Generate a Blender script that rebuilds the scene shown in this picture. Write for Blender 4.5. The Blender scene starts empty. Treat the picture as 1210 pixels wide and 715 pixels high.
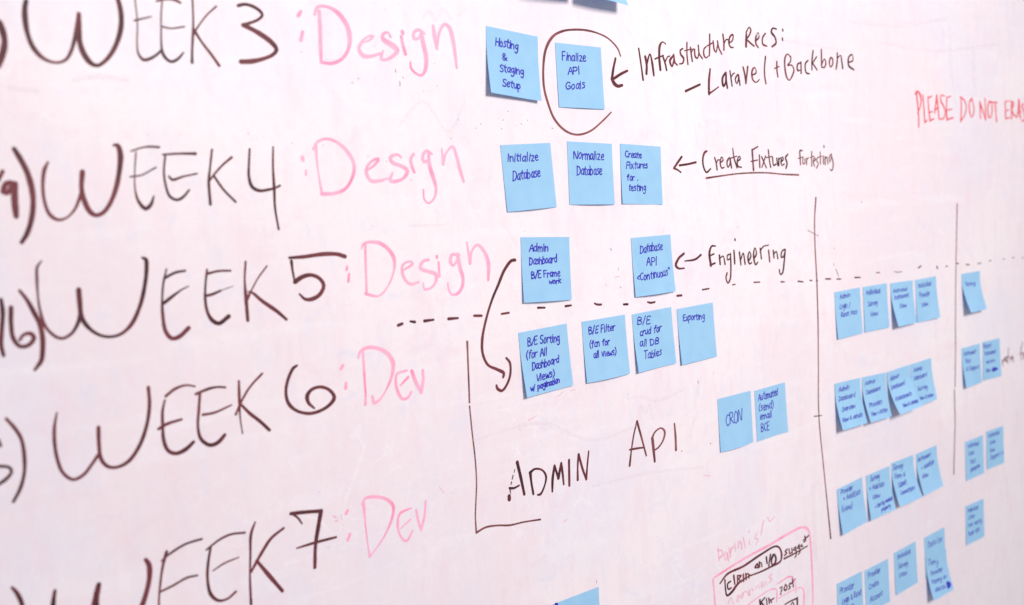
import bpy, math, random
from mathutils import Matrix, Vector
random.seed(7)
S = bpy.context.scene
# ---------------------------------------------------------------- camera
# the board stands in the world XZ plane (x right, z up), its face looks towards -Y
ROT = [[0.7736911,-0.0695812,0.6297305],[0.1029525,0.9945478,-0.0165969],[-0.6251422,0.0776732,0.7766364]]            # board axes -> camera axes
DIST = 1.063216
def B(x, y, z=0.0): return Vector((x, -z, y))      # board (x right, y up, z towards the viewer) -> world
rows = [Vector(r) for r in ROT]
pos = rows[2] * DIST
cam = bpy.data.cameras.new('camera'); co = bpy.data.objects.new('camera', cam); S.collection.objects.link(co)
ax = [B(*r) for r in rows]
m = Matrix.Identity(4)
for i in range(3):
    for j in range(3): m[j][i] = ax[i][j]
m.translation = B(*pos); co.matrix_world = m
cam.sensor_width = 36; cam.lens = 32.4382827; cam.clip_start = .02; cam.clip_end = 60
cam.dof.use_dof = True; cam.dof.focus_distance = 1.16; cam.dof.aperture_fstop = 3.5
S.camera = co
# ---------------------------------------------------------------- light
w = bpy.data.worlds.new('World'); S.world = w; w.use_nodes = True
bg = w.node_tree.nodes['Background']; bg.inputs[0].default_value = (.86, .87, 1, 1); bg.inputs[1].default_value = .37
def area(name, loc, tgt, sx, sy, power, col):
    l = bpy.data.lights.new(name, 'AREA'); l.shape = 'RECTANGLE'; l.size = sx; l.size_y = sy; l.energy = power; l.color = col
    o = bpy.data.objects.new(name, l); S.collection.objects.link(o)
    o.location = B(*loc); o.rotation_euler = (B(*tgt) - B(*loc)).to_track_quat('-Z', 'Y').to_euler()
    return o
area('window_light', (.45, 1.05, 2.45), (.48, -.22, 0), .85, .75, 76, (1, .972, .95))
S.view_settings.view_transform = 'Standard'; S.view_settings.look = 'None'; S.view_settings.exposure = 0; S.view_settings.gamma = 1
S.render.resolution_x = 1024; S.render.resolution_y = 605
# ---------------------------------------------------------------- materials
def mat(name):
    M = bpy.data.materials.new(name); M.use_nodes = True; nt = M.node_tree
    return M, nt, nt.nodes['Principled BSDF']
class NT:
    def __init__(s, nt): s.nt = nt
    def n(s, t, **k):
        a = s.nt.nodes.new(t)
        for q, v in k.items(): setattr(a, q, v)
        return a
    def l(s, a, b): s.nt.links.new(a, b)
    def noise(s, vec, scale, detail=3, rough=.5, dist=0):
        a = s.n('ShaderNodeTexNoise'); a.inputs['Scale'].default_value = scale; a.inputs['Detail'].default_value = detail
        a.inputs['Roughness'].default_value = rough; a.inputs['Distortion'].default_value = dist; s.l(vec, a.inputs['Vector']); return a.outputs['Fac']
    def map(s, vec, sc, loc=(0, 0, 0), rot=(0, 0, 0)):
        a = s.n('ShaderNodeMapping'); a.inputs['Scale'].default_value = sc; a.inputs['Location'].default_value = loc; a.inputs['Rotation'].default_value = rot
        s.l(vec, a.inputs['Vector']); return a.outputs[0]
    def rng(s, v, a0, a1, b0=0, b1=1):
        a = s.n('ShaderNodeMapRange'); a.interpolation_type = 'SMOOTHSTEP'
        for i, q in enumerate((a0, a1, b0, b1)): a.inputs[i + 1].default_value = q
        s.l(v, a.inputs[0]); return a.outputs[0]
    def mix(s, fac, c1, c2, mode='MIX'):
        a = s.n('ShaderNodeMix', data_type='RGBA', blend_type=mode)
        for i, q in ((0, fac), (6, c1), (7, c2)):
            if hasattr(q, 'links'): s.l(q, a.inputs[i])
            elif i: a.inputs[i].default_value = (*q, 1)
            else: a.inputs[i].default_value = q
        return a.outputs[2]
    def math(s, op, a_, b_):
        a = s.n('ShaderNodeMath', operation=op)
        for i, q in ((0, a_), (1, b_)):
            if hasattr(q, 'links'): s.l(q, a.inputs[i])
            else: a.inputs[i].default_value = q
        return a.outputs[0]
    def bump(s, h, st, dist):
        a = s.n('ShaderNodeBump'); a.inputs['Strength'].default_value = st; a.inputs['Distance'].default_value = dist; s.l(h, a.inputs['Height']); return a.outputs[0]
# whiteboard: white enamel with wiped-in traces of pink and blue marker
MB, nt, b = mat('whiteboard_enamel'); g = NT(nt); P = g.n('ShaderNodeNewGeometry').outputs['Position']
base = (.842, .760, .770)
big = g.rng(g.noise(P, 1.9, 3, .55, .6), .38, .66)
c = g.mix(g.math('MULTIPLY', big, .55), base, (.775, .645, .68))
blu = g.rng(g.noise(g.map(P, (1, 1, 1), (5, 2, 7)), 2.7, 3, .6, .8), .5, .72)
c = g.mix(g.math('MULTIPLY', blu, .35), c, (.70, .69, .80))
wip = g.rng(g.noise(g.map(P, (30, 1, 7), (1, 0, 4), (0, .12, 0)), 1.3, 4, .6, .3), .48, .72)     # vertical wipe streaks
c = g.mix(g.math('MULTIPLY', wip, .40), c, (.80, .62, .665))
wi2 = g.rng(g.noise(g.map(P, (44, 1, 11), (8, 0, 9), (0, -.18, 0)), 1.2, 4, .6, .2), .52, .70)
c = g.mix(g.math('MULTIPLY', wi2, .30), c, (.69, .67, .76))
hz = g.rng(g.noise(g.map(P, (4, 1, 30), (3, 0, 2), (0, .1, 0)), 1.3, 4, .6, .6), .5, .74)            # side-to-side wipes
c = g.mix(g.math('MULTIPLY', hz, .5), c, (.84, .785, .80))
lo = g.rng(g.noise(g.map(P, (1, 1, 1), (9, 0, 1)), 14, 5, .65, 1.2), .55, .75)                       # blotches
c = g.mix(g.math('MULTIPLY', lo, .5), c, (.79, .60, .66))
lo2 = g.rng(g.noise(g.map(P, (1, 1, 1), (2, 0, 8)), 19, 5, .65, 1.4), .57, .76)
c = g.mix(g.math('MULTIPLY', lo2, .5), c, (.66, .66, .78))
md = g.noise(g.map(P, (1, 1, 1), (3, 0, 3)), 75, 4, .7, .5)
c = g.mix(g.math('MULTIPLY', g.rng(md, .46, .66), .30), c, (.80, .66, .69))
md2 = g.noise(g.map(P, (1.6, 1, .8), (6, 0, 5)), 48, 4, .7, .8)
c = g.mix(g.math('MULTIPLY', g.rng(md2, .48, .72), .22), c, (.88, .82, .835))
# ghost of old writing: thin worm-like traces
gh = g.noise(g.map(P, (1, 1, .8), (4, 0, 4)), 17, 2, .4, 2.2)
gh = g.math('SUBTRACT', 1, g.rng(g.math('ABSOLUTE', g.math('SUBTRACT', gh, .5), 0), .0, .018))
gm = g.rng(g.noise(g.map(P, (1, 1, 1), (7, 0, 3)), 4.5, 2), .5, .62)
c = g.mix(g.math('MULTIPLY', g.math('MULTIPLY', gh, gm), .45), c, (.86, .80, .83))
fine = g.noise(P, 420, 3, .6)
c = g.mix(g.math('MULTIPLY', g.rng(fine, .5, .75), .3), c, (.70, .60, .64))
g.l(c, b.inputs['Base Color']); b.inputs['Roughness'].default_value = .42; b.inputs['Specular IOR Level'].default_value = .18
g.l(g.bump(g.noise(P, 60, 4, .6), .10, .0008), b.inputs['Normal'])
MF, nt, b = mat('board_core'); b.inputs['Base Color'].default_value = (.5, .47, .42, 1); b.inputs['Roughness'].default_value = .8
# inks: 'across' runs 0 in the middle of a stroke to 1 at its rim, 'along' is metres along it
def inkmat(name, dark, light, alpha, dry, rim=.5, sc=9, bias=0):
    M, nt, b = mat(name); g = NT(nt); P = g.n('ShaderNodeNewGeometry').outputs['Position']
    ac = g.n('ShaderNodeAttribute', attribute_name='across').outputs['Fac']; al = g.n('ShaderNodeAttribute', attribute_name='along').outputs['Vector']
    n1 = g.rng(g.noise(P, sc, 3, .6), .40 - bias, .66 - bias)
    rm = g.math('MULTIPLY', g.math('POWER', ac, 3), rim)
    st = g.rng(g.noise(g.map(al, (60, 900, 1)), 1, 3, .6), .35, .75)
    f = g.math('ADD', g.math('ADD', g.math('MULTIPLY', n1, .62), rm), g.math('MULTIPLY', st, .25))
    f = g.math('MINIMUM', f, 1)
    c = g.mix(f, dark, light); g.l(c, b.inputs['Base Color']); b.inputs['Roughness'].default_value = .5; b.inputs['Specular IOR Level'].default_value = .15
    a = g.math('SUBTRACT', alpha, g.math('MULTIPLY', g.math('MULTIPLY', g.rng(g.noise(g.map(al, (70, 1900, 1), (3, 1, 0)), 1, 3, .65), .5, .72), dry), f))
    g.l(a, b.inputs['Alpha'])
    return M
INK = {'black': inkmat('dark_marker_ink', (.030, .017, .021), (.215, .050, .060), .98, .35, .75, 12, .035),
       'brown': inkmat('thin_brown_marker_ink', (.11, .036, .040), (.34, .12, .125), .97, .35, .6, 14),
       'pink': inkmat('pink_marker_ink', (.97, .24, .42), (.99, .56, .70), .90, .75, .25, 22, .10),
       'red': inkmat('red_marker_ink', (.82, .05, .07), (.90, .20, .26), .85, .5, .4, 30),
       'faint pink': inkmat('faded_pink_ink', (.95, .38, .52), (.95, .5, .62), .34, .6, .4, 30),
       'ghost': inkmat('wiped_marker_ghost', (.93, .86, .89), (.88, .79, .84), .26, .7, .4, 30),
       'faint brown': inkmat('faded_brown_ink', (.20, .12, .14), (.40, .24, .28), .62, .6, .5, 30),
       'faint blue': inkmat('faded_blue_ink', (.42, .45, .66), (.6, .6, .8), .45, .6, .5, 30)}
PEN = inkmat('blue_pen_ink', (.030, .020, .38), (.070, .058, .50), .98, .25, .3, 60)
def papermat(k):
    M, nt, b = mat('blue_note_paper'); g = NT(nt); P = g.n('ShaderNodeNewGeometry').outputs['Position']
    c1 = (.465, .765, .95); c2 = (.425, .725, .93)
    c = g.mix(g.rng(g.noise(P, 38, 4, .6), .35, .7), c1, c2)
    c = g.mix(g.math('MULTIPLY', g.rng(g.noise(P, 900, 2, .6), .4, .7), .18), c, (c1[0] * .82, c1[1] * .9, c1[2] * .94))
    g.l(c, b.inputs['Base Color']); b.inputs['Roughness'].default_value = .85; b.inputs['Specular IOR Level'].default_value = .1
    g.l(g.bump(g.noise(g.map(P, (1, 1, .6)), 30, 3, .5), .6, .003), b.inputs['Normal'])
    tr = g.n('ShaderNodeBsdfTranslucent'); tr.inputs[0].default_value = (.13, .45, .88, 1)
    mx = g.n('ShaderNodeMixShader'); mx.inputs[0].default_value = .30
    g.l(b.outputs[0], mx.inputs[1]); g.l(tr.outputs[0], mx.inputs[2]); g.l(mx.outputs[0], nt.nodes['Material Output'].inputs[0])
    return M
PAPER = {}
def paper(k):
    k = round(k, 2)
    if k not in PAPER: PAPER[k] = papermat(k)
    return PAPER[k]
# ---------------------------------------------------------------- helpers
def link(name, me, mats, parent=None, **props):
    o = bpy.data.objects.new(name, me); S.collection.objects.link(o)
    for m_ in mats: me.materials.append(m_)
    if parent: o.parent = parent
    for k, v in props.items(): o[k] = v
    return o
def catmull(pts, step):
    """pts: tuples (x, y, w) -> dense list"""
    if len(pts) == 2: pts = [pts[0], tuple((a + b_) / 2 for a, b_ in zip(*pts)), pts[1]]
    out = []
    n = len(pts)
    for i in range(n - 1):
        p1, p2 = pts[i], pts[i + 1]
        p0 = pts[i - 1] if i else tuple(2 * a - c_ for a, c_ in zip(p1, p2))
        p3 = pts[i + 2] if i + 2 < n else tuple(2 * a - c_ for a, c_ in zip(p2, p1))
        # centripetal tangents
        d = [max(1e-9, math.hypot(q[0] - r[0], q[1] - r[1])) ** .5 for q, r in ((p1, p0), (p2, p1), (p3, p2))]
        L = d[1] ** 2; k = max(2, min(24, int(L / step) + 1))
        for j in range(k):
            t = j / k; v = []
            for a0, a1, a2, a3 in zip(p0, p1, p2, p3):
                m1 = a2 - a1 + d[1] * ((a1 - a0) / d[0] - (a2 - a0) / (d[0] + d[1]))
                m2 = a2 - a1 + d[1] * ((a3 - a2) / d[2] - (a3 - a1) / (d[1] + d[2]))
                A = 2 * (a1 - a2) + m1 + m2; Bq = -3 * (a1 - a2) - 2 * m1 - m2
                v.append(((A * t + Bq) * t + m1) * t + a1)
            v[2] = max(v[2], min(p1[2], p2[2])); out.append(tuple(v))
    out.append(tuple(pts[-1])); return out
class Ink:
    """collects marker strokes as slightly raised ribbons with round ends"""
    def __init__(s): s.v = []; s.f = []; s.ac = []; s.al = []
    def stroke(s, pts, put, lift0, lift1, step, jit=.06):
        q = catmull(pts, step); n = len(q); run = random.random() * 40; ph = random.random() * 99
        rows_ = []
        T = []
        for i in range(n):
            a, b_ = q[max(0, i - 1)], q[min(n - 1, i + 1)]
            dx, dy = b_[0] - a[0], b_[1] - a[1]; l = math.hypot(dx, dy) or 1e-9; T.append((dx / l, dy / l))
        def row(x, y, t, hw, z, run):
            nx, ny = -t[1], t[0]; k = len(s.v)
            for e in (-1, -.55, 0, .55, 1):
                s.v.append(put(x + nx * hw * e, y + ny * hw * e, z)); s.ac.append(abs(e)); s.al.append((run, e * hw, 0))
            rows_.append(k)
        x, y, w_ = q[0]; hw = w_ / 2
        for a in (80, 55, 28):
            r = math.radians(a); row(x - T[0][0] * hw * math.sin(r), y - T[0][1] * hw * math.sin(r), T[0], hw * max(.16, math.cos(r)), lift0, run)
        for i in range(n):
            x, y, w_ = q[i]
            if i: run += math.hypot(x - q[i - 1][0], y - q[i - 1][1])
            hw = w_ / 2 * (1 + jit * (math.sin(ph + run * 260) * .6 + math.sin(ph * 2 + run * 610) * .4))
            row(x, y, T[i], hw, lift0 + (lift1 - lift0) * (i + 1) / (n + 1), run)
        x, y, w_ = q[-1]; hw = w_ / 2
        for a in (28, 55, 80):
            r = math.radians(a); row(x + T[-1][0] * hw * math.sin(r), y + T[-1][1] * hw * math.sin(r), T[-1], hw * max(.16, math.cos(r)), lift1, run)
        for a, b_ in zip(rows_, rows_[1:]):
            for j in range(4): s.f.append((a + j, b_ + j, b_ + j + 1, a + j + 1))
    def build(s, name):
        me = bpy.data.meshes.new(name); me.from_pydata(s.v, [], s.f)
        a = me.attributes.new('across', 'FLOAT', 'POINT'); a.data.foreach_set('value', s.ac)
        a = me.attributes.new('along', 'FLOAT_VECTOR', 'POINT'); a.data.foreach_set('vector', [c_ for v in s.al for c_ in v])
        me.update(); return me
# ---------------------------------------------------------------- the whiteboard
root = bpy.data.objects.new('whiteboard', None); S.collection.objects.link(root); root.location = B(.5, -.2, -.018)
root['label'] = 'large white writing board smudged pink, covered in marker writing and blue notes'; root['category'] = 'whiteboard'
bpy.context.view_layer.update(); INV = Matrix.Translation(-root.location)
def slab(name, x0, x1, y0, y1, z0, z1, mt):
    v = [B(x, y, z) for z in (z0, z1) for y in (y0, y1) for x in (x0, x1)]
    me = bpy.data.meshes.new(name)
    me.from_pydata([INV @ q for q in v], [], [(0, 1, 3, 2), (4, 6, 7, 5), (0, 4, 5, 1), (2, 3, 7, 6), (0, 2, 6, 4), (1, 5, 7, 3)]); me.update()
    return link(name, me, [mt], root)
slab('writing_surface', -2.2, 3.6, -1.6, 1.5, -.002, 0, MB)
slab('backing_board', -2.2, 3.6, -1.6, 1.5, -.018, -.0022, MF)
INKS = [
["bracket_mark","closing bracket at the left edge before WEEK 3","black",[[-4999,2742,59,-4980,2688,57,-4971,2600,48,-4992,2510,52,-5035,2408,52]]],
["handwritten_word","large dark marker word WEEK on the top line","black",[[-4782,2934,36,-4797,2882,43,-4805,2769,44,-4798,2669,39,-4771,2570,41,-4716,2494,36,-4656,2460,28,-4592,2454,23,-4529,2483,25,-4477,2567,31,-4438,2685,32,-4401,2833,32],[-4393,2863,39,-4405,2746,46,-4409,2641,47,-4386,2538,50,-4338,2465,45,-4289,2447,34,-4222,2490,32,-4143,2589,39,-4076,2737,43,-4053,2858,45,-4055,2953,43,-4070,3034,36],[-3924,3049,13,-3922,2833,12,-3942,2663,13,-3940,2567,20,-3902,2518,30,-3841,2534,27,-3775,2577,24,-3735,2617,18],[-3944,2850,19,-3880,2870,14,-3799,2896,12],[-3945,3057,14,-3859,3080,19],[-3689,3049,15,-3711,2925,14,-3723,2801,14,-3735,2641,20,-3724,2568,32,-3667,2517,27,-3601,2545,24,-3545,2605,15],[-3712,2817,16,-3638,2808,15,-3516,2833,15],[-3739,3034,19,-3651,3059,19,-3576,3060,27,-3531,3040,22],[-3418,3088,19,-3430,2888,19,-3446,2761,26,-3466,2622,22,-3476,2522,30],[-3204,3040,19,-3305,2949,15,-3408,2821,19,-3441,2774,28],[-3429,2807,33,-3368,2705,24,-3287,2596,29,-3229,2508,30]]],
["handwritten_numeral","numeral 3 on the top line","black",[[-2993,3067,33,-2929,3086,31,-2861,3077,33,-2787,3041,35,-2762,3004,33,-2802,2961,26,-2875,2925,26,-2961,2896,33],[-2962,2892,42,-2881,2863,47,-2760,2801,52,-2680,2741,54,-2649,2690,43,-2690,2641,34,-2794,2595,38,-2910,2565,46,-3015,2555,46]]],
["handwritten_word","pink word Design on the top line","pink",[[-2393,3029,37,-2362,3072,33],[-2388,2797,40,-2361,2878,32],[-2163,3091,39,-2172,2905,43,-2181,2756,43,-2187,2621,34],[-2216,3056,31,-2184,3126,33,-2115,3147,31,-2016,3130,43,-1920,3060,55,-1860,2960,60,-1848,2839,53,-1881,2731,41,-1959,2643,34,-2066,2596,38,-2193,2599,31],[-1696,2823,14,-1622,2853,23,-1571,2899,38,-1627,2893,23,-1714,2826,32,-1753,2755,46,-1709,2693,53,-1637,2689,39,-1497,2728,31],[-1364,2907,29,-1394,2951,25,-1455,2923,41,-1456,2876,57,-1350,2821,64,-1294,2778,59,-1341,2720,40,-1438,2670,35,-1497,2671,39,-1467,2759,21],[-1214,2968,50,-1211,2956,45],[-1232,2917,40,-1218,2823,40,-1197,2745,45],[-937,2974,28,-1008,3009,37,-1074,2968,39,-1076,2912,44,-1017,2917,28,-977,2968,35],[-977,2968,51,-956,2841,62,-938,2713,56,-958,2599,47,-1014,2531,32,-1090,2551,28,-1143,2605,30,-1141,2661,23],[-816,3061,42,-807,2949,52,-788,2828,42],[-786,2853,39,-742,3003,38,-663,3094,37,-604,3063,59,-566,2917,54,-550,2753,43,-544,2638,32]]],
["bracket_mark","numeral and closing bracket at the left edge before WEEK 4","black",[[-4988,1750,39,-4954,1677,45,-4911,1557,48,-4890,1410,47,-4896,1290,43,-4927,1158,43,-4970,1059,40,-5009,1004,31],[-5099,1416,47,-5077,1400,39,-5048,1428,42,-5024,1483,46,-5075,1475,44,-5095,1436,42],[-5010,1473,48,-5024,1361,55,-5027,1215,43],[-5126,1502,29,-5089,1573,35]]],
["handwritten_word","large dark marker word WEEK on the second line","black",[[-4749,1646,17,-4783,1582,31,-4807,1462,28,-4808,1327,26,-4779,1218,33,-4721,1172,28,-4656,1185,18,-4586,1251,23,-4538,1346,26,-4514,1427,26],[-4494,1562,43,-4514,1427,40,-4502,1317,44,-4465,1225,46,-4422,1196,39,-4367,1214,34,-4306,1282,37,-4239,1420,41,-4192,1589,45,-4175,1715,49,-4192,1783,41,-4220,1783,25],[-4044,1722,15,-4072,1545,12,-4082,1402,15,-4064,1302,29,-4010,1235,37,-3962,1269,32,-3929,1343,15],[-4085,1732,15,-3998,1761,15,-3927,1772,20,-3842,1767,20],[-4113,1514,15,-4021,1525,15,-3887,1592,15],[-3796,1693,20,-3821,1555,20,-3818,1439,22,-3791,1336,27,-3732,1302,26,-3675,1325,26,-3614,1387,20],[-3813,1703,20,-3674,1711,20,-3525,1710,30],[-3781,1511,21,-3755,1481,26,-3664,1506,20,-3527,1532,16],[-3369,1747,21,-3404,1579,21,-3427,1460,27,-3432,1253,28],[-3191,1676,26,-3290,1601,20,-3367,1526,20,-3419,1467,20],[-3376,1511,23,-3295,1381,24,-3192,1267,22]]],
["handwritten_numeral","numeral 4 on the second line","black",[[-3009,1752,22,-3026,1636,22,-3041,1498,29,-3021,1405,34,-2959,1365,32,-2859,1370,28,-2782,1387,21],[-2773,1391,21,-2737,1406,21],[-2773,1772,18,-2793,1572,23,-2799,1384,30,-2808,1196,23,-2791,993,23]]],
["handwritten_word","pink word Design on the second line","pink",[[-2479,1671,42,-2475,1645,38],[-2453,1544,25,-2456,1504,25],[-2322,1793,34,-2327,1648,26,-2317,1470,20,-2303,1331,30],[-2353,1752,28,-2311,1817,27,-2208,1853,27,-2101,1826,33,-1997,1745,44,-1923,1629,45,-1923,1529,40,-1982,1414,34,-2053,1349,35,-2168,1315,39,-2305,1315,39],[-1759,1543,24,-1687,1585,25,-1622,1652,37,-1681,1644,28,-1765,1577,34,-1781,1510,42,-1740,1434,43,-1643,1427,36,-1531,1452,24],[-1349,1667,27,-1387,1697,33,-1481,1668,43,-1466,1617,45,-1348,1573,44,-1286,1529,49,-1339,1452,38,-1444,1419,37,-1507,1429,43,-1472,1505,27],[-1191,1701,36,-1234,1650,39,-1224,1571,40,-1199,1510,30],[-959,1701,28,-1020,1736,33,-1077,1684,43,-1073,1622,46,-1007,1639,32,-1002,1701,30],[-1002,1701,36,-997,1569,51,-961,1445,51,-938,1338,41,-970,1232,29,-1050,1178,25,-1099,1218,23,-1104,1324,23],[-824,1754,24,-821,1594,42],[-820,1603,40,-773,1709,28,-678,1781,35,-633,1673,48,-601,1528,48,-563,1401,38]]],
["bracket_mark","numeral 16 and closing bracket at the left edge before WEEK 5","black",[[-5062,620,25,-5018,544,32,-4977,438,38,-4941,332,41,-4933,215,41,-4943,114,41,-4961,36,39,-5016,-32,23],[-5202,563,30,-5199,463,36,-5218,337,36,-5237,211,36,-5228,117,30],[-5137,492,36,-5150,357,36,-5145,242,34,-5101,171,33,-5035,177,37,-4995,230,37,-5020,269,34,-5072,261,27,-5099,225,26]]],
["handwritten_word","large dark marker word WEEK on the third line","black",[[-4876,847,11,-4914,802,22,-4926,709,25,-4933,579,17,-4929,448,22,-4903,313,26,-4851,234,27,-4794,197,25,-4716,224,27,-4651,313,34,-4624,384,40],[-4620,585,43,-4623,459,43,-4620,354,40,-4573,259,34,-4495,189,28,-4411,163,25,-4323,175,29,-4227,248,36,-4136,408,36,-4082,573,36,-4054,711,36,-4052,800,36,-4081,813,20],[-3882,700,15,-3922,575,20,-3946,435,20,-3954,310,29,-3943,151,37,-3895,82,37,-3831,89,42,-3737,158,38],[-3908,620,26,-3807,662,26,-3719,671,20],[-3943,396,30,-3859,450,30,-3767,505,16,-3701,531,10],[-3520,664,21,-3546,541,21,-3563,396,27,-3554,282,31,-3520,205,39,-3458,165,39,-3360,219,44],[-3521,627,27,-3420,643,22,-3302,637,21],[-3556,428,27,-3489,438,27,-3412,463,21],[-3412,463,10,-3291,493,7],[-3149,708,22,-3174,540,21,-3178,357,37,-3180,161,33],[-2943,652,17,-3043,545,16,-3114,443,17,-3165,365,33],[-3150,430,13,-3116,418,22,-3019,325,37,-2886,217,37,-2794,126,29]]],
["handwritten_numeral","numeral 5 on the third line","black",[[-2706,713,28,-2561,712,37,-2349,723,42,-2193,712,42,-2106,682,43],[-2689,678,35,-2685,583,24,-2675,496,24],[-2668,478,50,-2598,515,46,-2502,530,41,-2410,490,39,-2368,416,42,-2415,333,44,-2506,293,42,-2581,300,33,-2633,354,23]]],
["handwritten_word","pink word Design on the third line","pink",[[-2099,552,35,-2089,582,26],[-2076,505,27,-2092,431,31],[-1864,784,32,-1876,599,29,-1883,464,28,-1890,346,28,-1896,278,28],[-1910,745,17,-1886,794,25,-1807,809,32,-1691,790,42,-1598,724,45,-1537,625,47,-1540,521,33,-1611,371,21,-1700,276,26,-1762,248,24,-1839,264,32,-1905,288,32],[-1438,487,20,-1307,552,32,-1347,576,25,-1432,547,32,-1449,479,34,-1407,371,37,-1348,334,33,-1253,348,30],[-1104,575,34,-1180,563,41,-1218,495,43,-1126,453,43,-1023,408,48,-1042,320,35,-1111,269,31,-1186,266,27,-1197,334,19],[-994,607,31,-995,589,31],[-978,539,31,-981,387,36],[-696,596,35,-796,607,37,-821,527,52,-785,488,35,-728,548,29],[-718,602,53,-698,454,53,-670,342,48,-696,234,42,-769,171,36,-846,184,28,-878,269,24,-875,305,19],[-582,730,20,-558,498,43],[-557,507,43,-523,625,31,-436,693,35,-350,613,52,-303,479,56,-320,293,39]]],
["bracket_mark","numeral and closing bracket at the left edge before WEEK 6","black",[[-5259,-391,27,-5208,-474,29,-5169,-573,30,-5161,-705,31,-5175,-850,28,-5217,-970,29,-5275,-1063,26],[-5333,-550,29,-5320,-598,24],[-5354,-755,26,-5279,-781,25,-5264,-821,25,-5304,-867,31,-5368,-902,27]]],
["handwritten_word","large dark marker word WEEK on the fourth line","black",[[-4887,-407,14,-4915,-511,26,-4929,-640,29,-4922,-792,28,-4891,-913,28,-4820,-986,28,-4739,-966,29,-4660,-887,29,-4605,-821,29],[-4580,-590,34,-4590,-727,34,-4585,-864,33,-4538,-937,31,-4466,-958,30,-4370,-930,34,-4264,-813,36,-4187,-649,33,-4145,-477,33,-4139,-318,32],[-4010,-454,20,-4038,-544,26,-4050,-669,29,-4053,-812,33,-4023,-907,35,-3956,-945,38,-3866,-923,40,-3794,-873,32],[-3999,-420,27,-3908,-367,27,-3811,-351,21,-3732,-375,16],[-4088,-697,27,-4016,-668,31,-3880,-650,23],[-3694,-446,27,-3717,-585,27,-3741,-744,27,-3723,-862,33,-3647,-932,38,-3571,-922,41,-3502,-865,33],[-3731,-445,27,-3606,-416,28,-3522,-414,20,-3456,-429,22],[-3685,-643,27,-3578,-643,24,-3414,-601,17],[-3321,-391,22,-3333,-570,29,-3341,-736,15,-3333,-884,14],[-3088,-356,23,-3219,-463,23,-3318,-589,23,-3380,-696,24],[-3328,-604,27,-3243,-712,33,-3154,-801,35,-3066,-904,32]]],
["handwritten_numeral","numeral 6 on the fourth line","black",[[-2726,-333,23,-2765,-350,35,-2830,-448,34,-2865,-563,33,-2852,-678,38,-2777,-766,32,-2650,-819,33,-2534,-817,35,-2413,-772,38,-2357,-710,45,-2399,-631,36,-2492,-581,32,-2589,-588,37,-2648,-643,46,-2640,-715,36,-2584,-778,23]]],
["handwritten_word","pink word Dev on the fourth line","pink",[[-2259,-437,35,-2232,-405,35],[-2214,-588,36,-2222,-638,36],[-1993,-294,32,-1995,-454,32,-2000,-630,27,-2002,-747,28,-2015,-841,28],[-2051,-351,27,-2026,-296,31,-1940,-264,41,-1825,-284,41,-1727,-338,50,-1665,-413,54,-1647,-491,48,-1685,-620,38,-1765,-742,18,-1841,-819,27,-1911,-844,36,-1924,-768,27],[-1487,-568,25,-1558,-572,30,-1612,-586,33,-1633,-659,34,-1620,-766,37,-1567,-858,38,-1496,-855,32,-1452,-802,29],[-1580,-712,22,-1476,-641,33],[-1426,-584,43,-1392,-697,47,-1331,-826,37],[-1331,-826,46,-1292,-697,45,-1288,-598,35]]],
["bracket_mark","closing bracket at the left edge before WEEK 7","black",[[-5355,-1750,23,-5328,-1798,35,-5300,-1892,35,-5296,-1979,36]]],
["handwritten_word","large dark marker word WEEK on the lowest line","black",[[-5048,-1869,26,-5067,-1951,39,-5082,-2049,44,-5068,-2200,42,-4984,-2288,43,-4871,-2236,54,-4771,-2119,67,-4745,-2038,56,-4710,-1921,42],[-4736,-1980,41,-4751,-2126,59,-4714,-2319,50,-4595,-2390,54,-4444,-2317,49,-4383,-2220,47,-4337,-2119,46,-4295,-1992,44,-4286,-1871,49,-4310,-1817,34],[-4126,-1799,31,-4167,-1905,27,-4204,-2051,22,-4239,-2290,19,-4207,-2473,28],[-4178,-1867,14,-4098,-1823,22,-3955,-1775,22,-3806,-1768,22],[-4205,-2136,20,-4096,-2114,22,-3970,-2081,22,-3876,-2088,17],[-3730,-1856,22,-3769,-2002,28,-3789,-2144,27,-3773,-2297,33,-3707,-2377,29,-3622,-2386,23,-3538,-2343,24],[-3774,-1879,18,-3642,-1817,23,-3533,-1797,22,-3400,-1817,22],[-3731,-2087,14,-3622,-2049,18,-3480,-2032,13],[-3291,-1744,18,-3341,-1844,30,-3368,-2053,23,-3392,-2262,22,-3405,-2508,29],[-3015,-1875,26,-3148,-1939,32,-3248,-2043,35,-3375,-2202,26],[-3311,-2112,30,-3204,-2286,42,-3084,-2477,35]]],
["handwritten_numeral","crossed numeral 7 on the lowest line","black",[[-2926,-1754,37,-2757,-1779,38,-2609,-1807,38],[-2609,-1807,47,-2653,-1959,47,-2699,-2128,39,-2727,-2347,37],[-2910,-1763,21,-2856,-1816,21,-2822,-1881,17],[-2896,-2105,18,-2691,-2103,30,-2469,-2110,24]]],
["handwritten_word","pink word Dev on the lowest line","pink",[[-2335,-1898,37,-2315,-1873,28],[-2343,-2175,38,-2312,-2118,28],[-2129,-1849,41,-2129,-2049,21,-2120,-2287,17,-2110,-2408,31],[-2150,-1856,22,-2106,-1801,35,-1975,-1816,36,-1846,-1878,40,-1785,-1958,37,-1810,-2083,35,-1936,-2266,17,-2111,-2419,18],[-1569,-2035,21,-1712,-2060,34,-1746,-2136,31,-1733,-2284,28,-1657,-2370,31,-1572,-2278,24],[-1712,-2217,18,-1586,-2153,23],[-1508,-2075,34,-1497,-2175,33,-1466,-2299,28],[-1466,-2299,31,-1410,-2161,31,-1381,-2008,24]]],
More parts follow.
